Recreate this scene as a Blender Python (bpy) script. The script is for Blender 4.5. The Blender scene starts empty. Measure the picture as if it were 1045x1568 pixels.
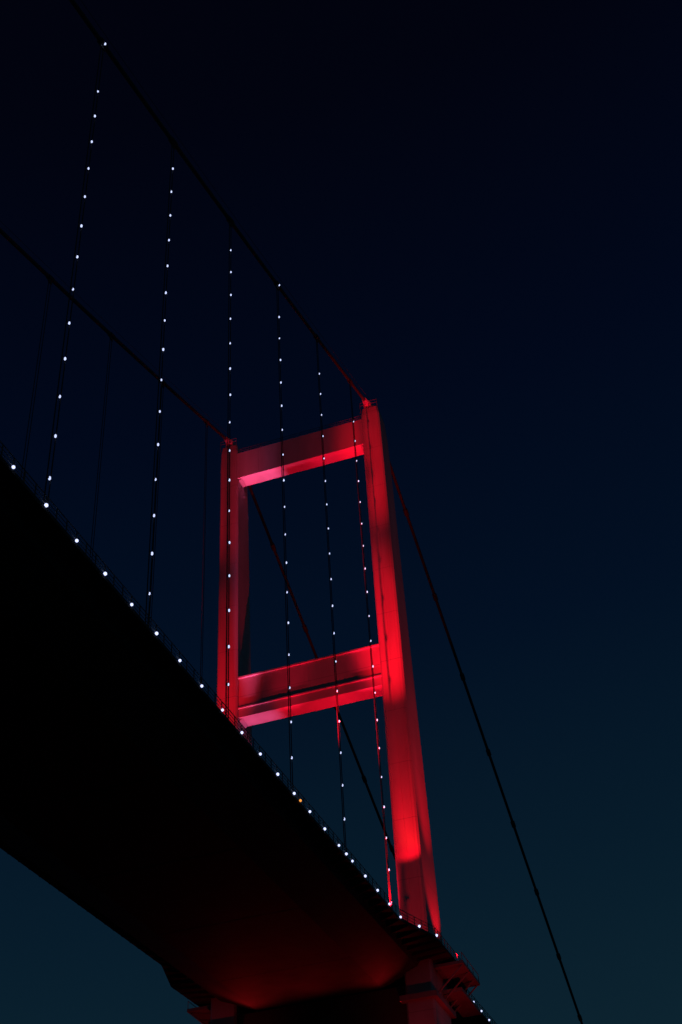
import bpy, bmesh, math, random
from mathutils import Matrix, Vector
random.seed(4)
sc=bpy.context.scene
sc.view_settings.view_transform='Standard'
sc.view_settings.look='None'
sc.view_settings.exposure=0

# ------------------------------------------------------------ materials
def mat(name,base,rough=0.6,var=0.25,scale=0.6,metal=0.0,bump=0.0,seam=0.0,spec=0.3):
    m=bpy.data.materials.new(name);m.use_nodes=True
    nt=m.node_tree;N=nt.nodes;L=nt.links
    b=N['Principled BSDF'];b.inputs['Roughness'].default_value=rough
    b.inputs['Metallic'].default_value=metal
    b.inputs['Specular IOR Level'].default_value=spec
    tc=N.new('ShaderNodeTexCoord')
    mp=N.new('ShaderNodeMapping');mp.inputs['Scale'].default_value=(1,1,0.25)
    L.new(tc.outputs['Object'],mp.inputs['Vector'])
    n=N.new('ShaderNodeTexNoise');n.inputs['Scale'].default_value=scale;n.inputs['Detail'].default_value=6
    L.new(mp.outputs[0],n.inputs['Vector'])
    r=N.new('ShaderNodeValToRGB')
    r.color_ramp.elements[0].position=0.3;r.color_ramp.elements[1].position=0.7
    r.color_ramp.elements[0].color=tuple(c*(1-var) for c in base)+(1,)
    r.color_ramp.elements[1].color=tuple(min(1,c*(1+var*0.4)) for c in base)+(1,)
    L.new(n.outputs['Fac'],r.inputs['Fac'])
    col=r.outputs['Color']
    if seam>0:
        sp=N.new('ShaderNodeSeparateXYZ');L.new(tc.outputs['Object'],sp.inputs[0])
        d=N.new('ShaderNodeMath');d.operation='DIVIDE';d.inputs[1].default_value=seam;L.new(sp.outputs['Z'],d.inputs[0])
        fr=N.new('ShaderNodeMath');fr.operation='FRACT';L.new(d.outputs[0],fr.inputs[0])
        lt=N.new('ShaderNodeMath');lt.operation='LESS_THAN';lt.inputs[1].default_value=0.012;L.new(fr.outputs[0],lt.inputs[0])
        mu=N.new('ShaderNodeMath');mu.operation='MULTIPLY';mu.inputs[1].default_value=0.3;L.new(lt.outputs[0],mu.inputs[0])
        mx=N.new('ShaderNodeMixRGB');mx.inputs['Color2'].default_value=(0.03,0.03,0.03,1)
        L.new(mu.outputs[0],mx.inputs['Fac']);L.new(col,mx.inputs['Color1']);col=mx.outputs[0]
    L.new(col,b.inputs['Base Color'])
    if bump>0:
        bp=N.new('ShaderNodeBump');bp.inputs['Strength'].default_value=bump;bp.inputs['Distance'].default_value=0.05
        L.new(n.outputs['Fac'],bp.inputs['Height']);L.new(bp.outputs[0],b.inputs['Normal'])
    return m
def emis(name,col,s):
    m=bpy.data.materials.new(name);m.use_nodes=True
    b=m.node_tree.nodes['Principled BSDF']
    b.inputs['Base Color'].default_value=(0.5,0.5,0.5,1)
    b.inputs['Emission Color'].default_value=col+(1,);b.inputs['Emission Strength'].default_value=s
    return m
PAINT=mat('tower_paint',(0.42,0.42,0.43),0.5,0.2,0.35,bump=0.12,seam=9.05)
DARKPAINT=mat('weathered_paint',(0.28,0.28,0.28),0.7,0.25,0.5,bump=0.1)
DECKST=mat('deck_steel',(0.06,0.06,0.062),0.8,0.35,0.25,bump=0.05,spec=0.1)
CABLE=mat('cable_wrap',(0.07,0.07,0.075),0.6,0.2,1.5,spec=0.2)
ROPE=mat('hanger_rope',(0.06,0.06,0.065),0.6,0.2,1.5,spec=0.15)
RAIL=mat('railing_steel',(0.12,0.12,0.12),0.5,0.2,2)
ASPH=mat('asphalt',(0.05,0.05,0.05),0.9,0.3,2)
CONC=mat('concrete',(0.25,0.24,0.23),0.9,0.25,0.4,bump=0.2)
LAMP=emis('lamp_glass',(0.56,0.64,1.0),1.4)
LAMPB=emis('edge_lamp_glass',(0.56,0.62,1.0),1.8)
AMBER=emis('amber_glass',(1.0,0.35,0.05),1.2)

# ------------------------------------------------------------ helpers
bridge=bpy.data.objects.new('suspension_bridge',None);sc.collection.objects.link(bridge)
def finish(bm,name,m,parent=bridge,smooth=False):
    me=bpy.data.meshes.new(name);bmesh.ops.recalc_face_normals(bm,faces=bm.faces);bm.to_mesh(me);bm.free()
    if smooth:
        for p in me.polygons:p.use_smooth=True
    o=bpy.data.objects.new(name,me);me.materials.append(m);sc.collection.objects.link(o)
    if parent:o.parent=parent
    return o
def loft(bm,rings,caps=True):
    vs=[[bm.verts.new(p) for p in r] for r in rings];n=len(rings[0])
    for a,b in zip(vs[:-1],vs[1:]):
        for i in range(n):
            bm.faces.new((a[i],a[(i+1)%n],b[(i+1)%n],b[i]))
    if caps:
        bm.faces.new(vs[0][::-1]);bm.faces.new(vs[-1])
def box(bm,x0,x1,y0,y1,z0,z1,sl=0.0):
    r=lambda y:[(x0,y,z0+sl*(y-y0)),(x1,y,z0+sl*(y-y0)),(x1,y,z1+sl*(y-y0)),(x0,y,z1+sl*(y-y0))]
    loft(bm,[r(y0),r(y1)])
def tube(bm,pts,r,n=8):
    rings=[]
    for i,p in enumerate(pts):
        a=Vector(pts[max(0,i-1)]);b=Vector(pts[min(len(pts)-1,i+1)]);t=(b-a).normalized()
        u=Vector((1,0,0)) if abs(t.x)<0.9 else Vector((0,0,1))
        u=(u-t*u.dot(t)).normalized();v=t.cross(u)
        rr=r[i] if isinstance(r,(list,tuple)) else r
        rings.append([tuple(Vector(p)+u*rr*math.cos(2*math.pi*k/n)+v*rr*math.sin(2*math.pi*k/n)) for k in range(n)])
    loft(bm,rings)
def ball(bm,c,r,sz=1.0):
    rings=[]
    for j in range(1,6):
        a=math.pi*j/6
        rings.append([(c[0]+r*math.sin(a)*math.cos(2*math.pi*k/8),c[1]+r*math.sin(a)*math.sin(2*math.pi*k/8),c[2]-r*sz*math.cos(a)) for k in range(8)])
    loft(bm,rings)

SL=0.031
XR,XL=0.0,-27.3                      # cable planes
ER,EL=2.45,-29.75                    # deck outer edges
def deckz(y): return -2.4+SL*(y+5)
def cabz(y):
    d=10-y
    if d<=100: return 101.8-0.40*d+0.00033*d*d
    e=d-100
    return 65.1-0.334*e+0.00039*e*e

# ------------------------------------------------------------ tower legs
def leg(cx,name):
    bm=bmesh.new()
    secs=[(-66,2.3,4.6,13.3),(-3,1.9,4.05,13.3),(45,1.82,3.2,13.0),(88,1.75,2.6,12.8),(95.5,1.75,2.45,12.6)]
    rings=[]
    for z,hx,hy,cy in secs:
        c=0.28
        rings.append([(cx-hx,cy-hy+c,z),(cx-hx+c,cy-hy,z),(cx+hx-c,cy-hy,z),(cx+hx,cy-hy+c,z),(cx+hx,cy+hy-c,z),(cx+hx-c,cy+hy,z),(cx-hx+c,cy+hy,z),(cx-hx,cy+hy-c,z)])
    for z,hx,y0,y1 in ((99.0,1.7,10.2,14.2),(100.6,1.5,10.3,12.9),(101.3,1.1,10.6,12.2)):
        c=0.25
        rings.append([(cx-hx,y0+c,z),(cx-hx+c,y0,z),(cx+hx-c,y0,z),(cx+hx,y0+c,z),(cx+hx,y1-c,z),(cx+hx-c,y1,z),(cx-hx+c,y1,z),(cx-hx,y1-c,z)])
    loft(bm,rings)
    finish(bm,name,PAINT)
    bm=bmesh.new()
    def fy(z):
        for a,b in zip(secs[:-1],secs[1:]):
            if a[0]<=z<=b[0]:
                t=(z-a[0])/(b[0]-a[0]);return (a[3]+(b[3]-a[3])*t)-(a[2]+(b[2]-a[2])*t)
    for dx,w in ((-0.1,0.04),(1.15,0.06)):
        zs=[-1,45,88,95]
        loft(bm,[[(cx+dx-w,fy(z)-0.06,z),(cx+dx+w,fy(z)-0.06,z),(cx+dx+w,fy(z)+0.05,z),(cx+dx-w,fy(z)+0.05,z)] for z in zs])
    finish(bm,name+'_stiffeners',PAINT)
leg(0.35,'tower_leg_east')
leg(-27.25,'tower_leg_west')

def beam(name,z0,z1,ledge,y0=10.35,y1=13.4):
    bm=bmesh.new()
    box(bm,-25.7,-1.2,y0,y1,z0,z1)
    if ledge:
        box(bm,-25.7,-1.2,y0-0.22,y0+0.003,z0+1.55,z0+1.8)
        box(bm,-25.7,-1.2,y0-0.22,y0+0.003,z1-0.3,z1-0.004)
    for i in range(1,6):
        x=-25.5+i*4.03
        box(bm,x-0.04,x+0.04,y0-0.03,y0+0.002,z0+0.1,z1-0.4)
    for x,s in ((-25.45,1),(-1.4,-1)):
        r=[(x,z0+0.001),(x+s*0.6,z0+0.001),(x,z0-0.5)]
        loft(bm,[[(a,y0+0.3,b) for a,b in r],[(a,y1-0.3,b) for a,b in r]])
    finish(bm,name,PAINT)
beam('portal_beam_top',92.2,98.3,False,10.3,13.0)
beam('portal_beam_middle',41.5,49.0,True)
bm=bmesh.new();box(bm,-25.4,-1.5,9.6,16.5,-13.5,-5.3)
for x,s in ((-25.4,1),(-1.5,-1)):
    pts=[(x,-13.4)]+[(x+s*4.2*(1-math.sin(t)),-13.4-4.2*(1-math.cos(t))) for t in [i*math.pi/12 for i in range(7)]]
    loft(bm,[[(a,9.9,b) for a,b in pts],[(a,16.2,b) for a,b in pts]])
finish(bm,'portal_beam_below_deck',DECKST)

bm=bmesh.new()
for cx,s in ((0.35,1),(-27.25,-1)):
    box(bm,cx-2.5,cx+2.5,8.5,18.0,-7.6,-6.9)
    xo=cx+s*2.0
    a,b=sorted((xo,xo+s*3.9));box(bm,a,b,10.5,19.5,-3.3,-2.9)
    a,b=sorted((xo,xo+s*2.6));box(bm,a,b,14,24.0,-5.6,-5.1)
    for y in (11,14,17,19):
        tube(bm,[(xo,y,-6.5),(xo+s*3.7,y,-3.3)],0.12,6)
    for y in (10.6,13.5,16.5,19.4):
        tube(bm,[(xo+s*3.8,y,-3),(xo+s*3.8,y,-1.8)],0.05,5)
    tube(bm,[(xo+s*3.8,10.6,-1.8),(xo+s*3.8,19.4,-1.8)],0.05,5)
finish(bm,'leg_collar_platforms',DARKPAINT)
bm=bmesh.new()
for cx in (XR,XL):
    pts=[(cx,8.6,cabz(8.6)+0.1),(cx,10.4,101.9),(cx,12.2,102.2),(cx,13.8,101.9),(cx,15.5,101.4)]
    tube(bm,pts,[0.4,0.7,0.8,0.7,0.4],10)
    box(bm,cx-0.7,cx+0.7,10.5,13.2,100.6,101.9)
finish(bm,'cable_saddles',PAINT)
bm=bmesh.new()
for cx in (0.35,-27.25):
    for dx in (-1.6,0,1.6):
        tube(bm,[(cx+dx,9.9,99.5),(cx+dx,9.9,101.9)],0.05,5)
    for h in (101.2,101.9):
        tube(bm,[(cx-1.6,9.9,h),(cx+1.6,9.9,h)],0.045,5)
for i in range(13):
    x=-25+i*1.95;tube(bm,[(x,10.5,98.3),(x,10.5,99.4)],0.04,5)
for h in (98.9,99.4):tube(bm,[(-25.4,10.5,h),(-1.4,10.5,h)],0.04,5)
finish(bm,'tower_top_railing',RAIL)

# ------------------------------------------------------------ main cables
YEND=-560
for cx,nm in ((XR,'east'),(XL,'west')):
    bm=bmesh.new()
    ys=[10.5-2.5*i for i in range(0,229)]
    tube(bm,[(cx,y,cabz(y)) for y in ys],0.26,10)
    def bz(y): return 102.0-0.485*(y-14)+0.00003*(y-14)**2
    bs=[(cx,14+6*i,bz(14+6*i)) for i in range(0,34)]
    tube(bm,bs,0.29,10)
    finish(bm,'main_cable_'+nm,CABLE,smooth=True)
    bm=bmesh.new()
    for k in range(0,31):
        y=-17.9*k
        tube(bm,[(cx,y-0.55,cabz(y-0.55)),(cx,y+0.55,cabz(y+0.55))],0.40,10)
        box(bm,cx-0.07,cx+0.07,y-0.45,y+0.45,cabz(y)-0.95,cabz(y)-0.2)
    for k in range(0,11):
        y=32.5+17.3*k
        tube(bm,[(cx,y-0.6,bz(y-0.6)),(cx,y+0.6,bz(y+0.6))],0.45,10)
    finish(bm,'cable_clamps_'+nm,CABLE)
    bm=bmesh.new()
    tube(bm,[(cx+0.4,y,cabz(y)+1.15) for y in ys[::2]],0.03,4)
    tube(bm,[(cx-0.4,y,cabz(y)+1.15) for y in ys[::2]],0.03,4)
    finish(bm,'cable_hand_ropes_'+nm,ROPE)
    bm=bmesh.new()
    for k in range(0,31):
        y=-17.9*k
        for dy in (-0.28,0.28):
            tube(bm,[(cx,y+dy,deckz(y)),(cx,y+dy,cabz(y))],0.06,6)
        z=deckz(y)
        box(bm,cx-0.2,cx+0.2,y-0.45,y+0.45,z,z+1.0)
    finish(bm,'hangers_'+nm,ROPE)

# hanger lamps
DZ=4.5271
Z0=[87.9542,82.3913,76.9325,71.3584,65.8345,55.8085]
bm=bmesh.new();br=bmesh.new()
for k in range(0,31):
    y=-17.9*k
    z=Z0[k] if k<6 else cabz(y)-5
    while z>deckz(y)+0.4:
        ball(bm,(0.12+random.uniform(-.04,.04),y,z),0.105*random.uniform(0.85,1.1),1.7)
        box(br,-0.05,0.1,y-0.3,y+0.3,z-0.06,z+0.06)
        z-=DZ
for y in (-35.8,-89.5):
    ball(bm,(0.3,y,cabz(y)-0.2),0.14,1.3)
finish(bm,'hanger_lamps',LAMP,smooth=True)
finish(br,'hanger_lamp_brackets',ROPE)

# ------------------------------------------------------------ deck
def prof(y,bul):
    z=deckz(y)
    e=ER+bul;w=EL-bul
    return [(w,z),(w,z-0.35),(-28.2,z-0.55),(-27.6,z-1.2),(-22.5,z-3.1),(-4.8,z-3.1),(0.3,z-1.2),(0.9,z-0.55),(e,z-0.35),(e,z)]
def bulge(y):
    if y<-5 or y>27:return 0
    if y<3:return 2.35*(y+5)/8
    if y<20:return 2.35
    return 2.35*(27-y)/7
bm=bmesh.new()
ys=[YEND+20*i for i in range(27)]+[-20,-5,-1,3,8,14,20,27,40,60,90,130,180,240]
loft(bm,[[(x,y,z) for x,z in prof(y,bulge(y))] for y in ys])
finish(bm,'deck_box_girder',DECKST)
bm=bmesh.new()
y=-200
n=0
while y<120:
    z=deckz(y)
    for x0,x1 in ((0.7,ER+bulge(y)-0.1),(EL-bulge(y)+0.1,-28.0)):
        inner=x0 if x0>0 else x1; outer=x1 if x0>0 else x0
        r=[(inner,z-0.4),(outer,z-0.3),(outer,z-0.5),(inner,z-1.05)]
        loft(bm,[[(a,y-0.06,b) for a,b in r],[(a,y+0.06,b) for a,b in r]])
    if n%8==0: box(bm,-22.4,-4.9,y-0.02,y+0.02,z-3.115,z-3.09)
    n+=1
    y+=2.2375
finish(bm,'walkway_brackets',DECKST)
bm=bmesh.new()
for x0,x1 in ((-25.5,-14.6),(-12.7,-1.8)):
    loft(bm,[[(x0,y,deckz(y)+0.004),(x1,y,deckz(y)+0.004),(x1,y,deckz(y)+0.07),(x0,y,deckz(y)+0.07)] for y in (YEND,240)])
finish(bm,'roadway',ASPH)
bm=bmesh.new()
for s in (0,1):
    def ex(y): return (ER+bulge(y)-0.08) if s==0 else (EL-bulge(y)+0.08)
    yy=[-200+1.55*i for i in range(260)]
    for h in (0.35,0.75,1.15):
        tube(bm,[(ex(y),y,deckz(y)+h) for y in yy],0.035 if h<1 else 0.05,4)
    for y in yy:
        box(bm,ex(y)-0.04,ex(y)+0.04,y-0.04,y+0.04,deckz(y)-0.02,deckz(y)+1.15)
finish(bm,'walkway_railing',RAIL)
bm=bmesh.new()
for x in (-1.2,-26.1,-13.7):
    for h in (0.45,0.8):
        loft(bm,[[(x-0.06,y,deckz(y)+h),(x+0.06,y,deckz(y)+h),(x+0.06,y,deckz(y)+h+0.2),(x-0.06,y,deckz(y)+h+0.2)] for y in (YEND,-5)])
finish(bm,'traffic_barrier',RAIL)
bm=bmesh.new()
for i in range(-40,21):
    y=-4.85+4.65*(i-20)
    ball(bm,(ER+0.06,y,deckz(y)+0.12),0.145*random.uniform(0.9,1.08),1.0)
for y in (31.2,35.8,40.5,45.1,49.8,54.5):ball(bm,(ER+0.06,y,deckz(y)+0.12),0.14)
ball(bm,(ER+0.06,-25.6,deckz(-25.6)+0.12),0.15)
for y in (-0.8,3.3):ball(bm,(ER+bulge(y)+0.05,y,deckz(y)+0.12),0.17)
finish(bm,'deck_edge_lamps',LAMPB,smooth=True)
bm=bmesh.new();ball(bm,(ER+0.05,-40.2,deckz(-40.2)+0.15),0.14);ball(bm,(-27.2,9.8,102.0),0.15)
finish(bm,'amber_lamps',AMBER,smooth=True)

# ------------------------------------------------------------ water + piers
bm=bmesh.new()
box(bm,-34,-21,5,22,-69.9,-65.9);box(bm,-6.5,7,5,22,-69.9,-65.9)
finish(bm,'tower_foundations',CONC)
bm=bmesh.new()
v=[bm.verts.new(p) for p in ((-9000,-9000,-70),(9000,-9000,-70),(9000,9000,-70),(-9000,9000,-70))];bm.faces.new(v)
W=mat('water_surface',(0.01,0.02,0.03),0.12,0.2,0.2,bump=0.6,spec=0.5)
finish(bm,'water',W,parent=None)

# ------------------------------------------------------------ red flood lights on the tower
RED=(1.0,0.002,0.013);MAG=(1.0,0.11,0.32)
def spot(name,loc,tgt,power,half,blend,col=RED,r=0.25):
    l=bpy.data.lights.new(name,'SPOT');l.energy=power;l.color=col;l.spot_size=math.radians(2*half);l.spot_blend=blend;l.shadow_soft_size=r
    o=bpy.data.objects.new(name,l);sc.collection.objects.link(o);o.location=loc;o.parent=bridge
    o.rotation_euler=(Vector(tgt)-Vector(loc)).to_track_quat('-Z','Y').to_euler()
for cx,k,nm in ((0.35,1.0,'east'),(-27.25,0.40,'west')):
    spot('floodlight_low_'+nm,(cx,-1.5,0),(cx,9.5,34),52000*k,26,0.25)
    spot('floodlight_mid_'+nm,(cx,-14,0),(cx,9.8,50),560000*k,7.5,1.0)
    spot('floodlight_high_'+nm,(cx,-26,0),(cx,10,88),680000*k,5.0,1.0)
spot('floodlight_hot_east',(1.0,5.8,10.5),(1.2,9.4,17.5),340,30,1.0,(1.0,0.06,0.006))
spot('floodlight_fill_east',(0.35,-6,-1),(0.35,9.5,8),3000,40,0.6)
spot('floodlight_side_east',(5.2,14,-1.5),(2.2,14,14),9000,30,0.8)
spot('floodlight_side_high',(9,14,-2),(2.2,13.5,50),80000,16,0.9)
# beam soffit up-lights
spot('soffit_light_mid_west',(-25.1,9.0,0),(-23.0,12,41.5),90000,7,1.0,MAG)
spot('soffit_light_mid_east',(-2.2,8.8,0),(-5.0,12,41.5),60000,13,1.0,(1,0.004,0.03))
spot('soffit_light_mid_span',(-14,8.8,0),(-14,12,41.5),24000,16,1.0,(1,0.01,0.05))
spot('soffit_light_top_west',(-25.1,4.0,0),(-21.9,12,92.2),560000,3.6,1.0,MAG)
spot('soffit_light_top_span',(-18,4.0,0),(-15,12,92.2),170000,6,1.0,(1,0.006,0.04))
spot('soffit_light_top_east',(-2.2,4.0,0),(-5.0,12,92.2),330000,5.5,1.0,(1,0.006,0.04))
# under-deck glow
spot('underdeck_floodlight_east',(-2.8,9.2,-8.5),(-5.5,1,-4.5),1000,62,1.0,(1,0.015,0.02))
spot('underdeck_floodlight_west',(-24.2,9.2,-8.5),(-20.5,1,-4.5),1000,62,1.0,(1,0.015,0.02))
spot('underdeck_wash',(-14,8.5,-13),(-14,-2,-5),1000,62,1.0,(1,0.015,0.02))
spot('underdeck_leg_east',(2.5,1.0,-22),(1.0,9.5,-11),1200,38,1.0,(1,0.01,0.02))
spot('underdeck_leg_west',(-28.5,1.0,-22),(-27.8,9.5,-11),1300,38,1.0,(1,0.01,0.02))
spot('underdeck_side_east',(8.5,8.0,-16),(4,15,-4),700,35,1.0,(1,0.01,0.02))

# ------------------------------------------------------------ night sky
w=bpy.data.worlds.new('World');sc.world=w;w.use_nodes=True
N=w.node_tree.nodes;L=w.node_tree.links
bg=N['Background']
tc=N.new('ShaderNodeTexCoord');sp=N.new('ShaderNodeSeparateXYZ');L.new(tc.outputs['Generated'],sp.inputs[0])
ad=N.new('ShaderNodeMath');ad.operation='MULTIPLY_ADD';ad.inputs[1].default_value=-0.10;L.new(sp.outputs['X'],ad.inputs[0]);L.new(sp.outputs['Z'],ad.inputs[2])
r=N.new('ShaderNodeValToRGB');cr=r.color_ramp
cols=[(0.0,(0.008,0.026,0.038)),(0.28,(0.0042,0.0182,0.0300)),(0.42,(0.0023,0.0115,0.0235)),(0.58,(0.0008,0.0052,0.0165)),(0.72,(0.0005,0.0026,0.0108)),(0.86,(0.0006,0.0011,0.0048)),(1.0,(0.0005,0.0006,0.0026))]
cr.elements[0].position=0;cr.elements[0].color=cols[0][1]+(1,)
cr.elements[1].position=1;cr.elements[1].color=cols[-1][1]+(1,)
for p,c in cols[1:-1]:
    e=cr.elements.new(p);e.color=c+(1,)
L.new(ad.outputs[0],r.inputs['Fac']);L.new(r.outputs['Color'],bg.inputs['Color']);bg.inputs['Strength'].default_value=1.0

# ------------------------------------------------------------ camera
cam=bpy.data.cameras.new('camera');co=bpy.data.objects.new('camera',cam);sc.collection.objects.link(co)
cam.sensor_fit='VERTICAL';cam.sensor_height=36;cam.lens=2011.75/1568*36
cam.clip_end=30000;cam.clip_start=0.1
R=Matrix(((0.94339,0.32785,-0.05022),(0.24763,-0.59548,0.76425),(0.22066,-0.73343,-0.64296)))
q=R.transposed().to_quaternion();q.normalize()
M=q.to_matrix().to_4x4();M.translation=(43.7576,-156.0573,-68.0);co.matrix_world=M
sc.camera=co
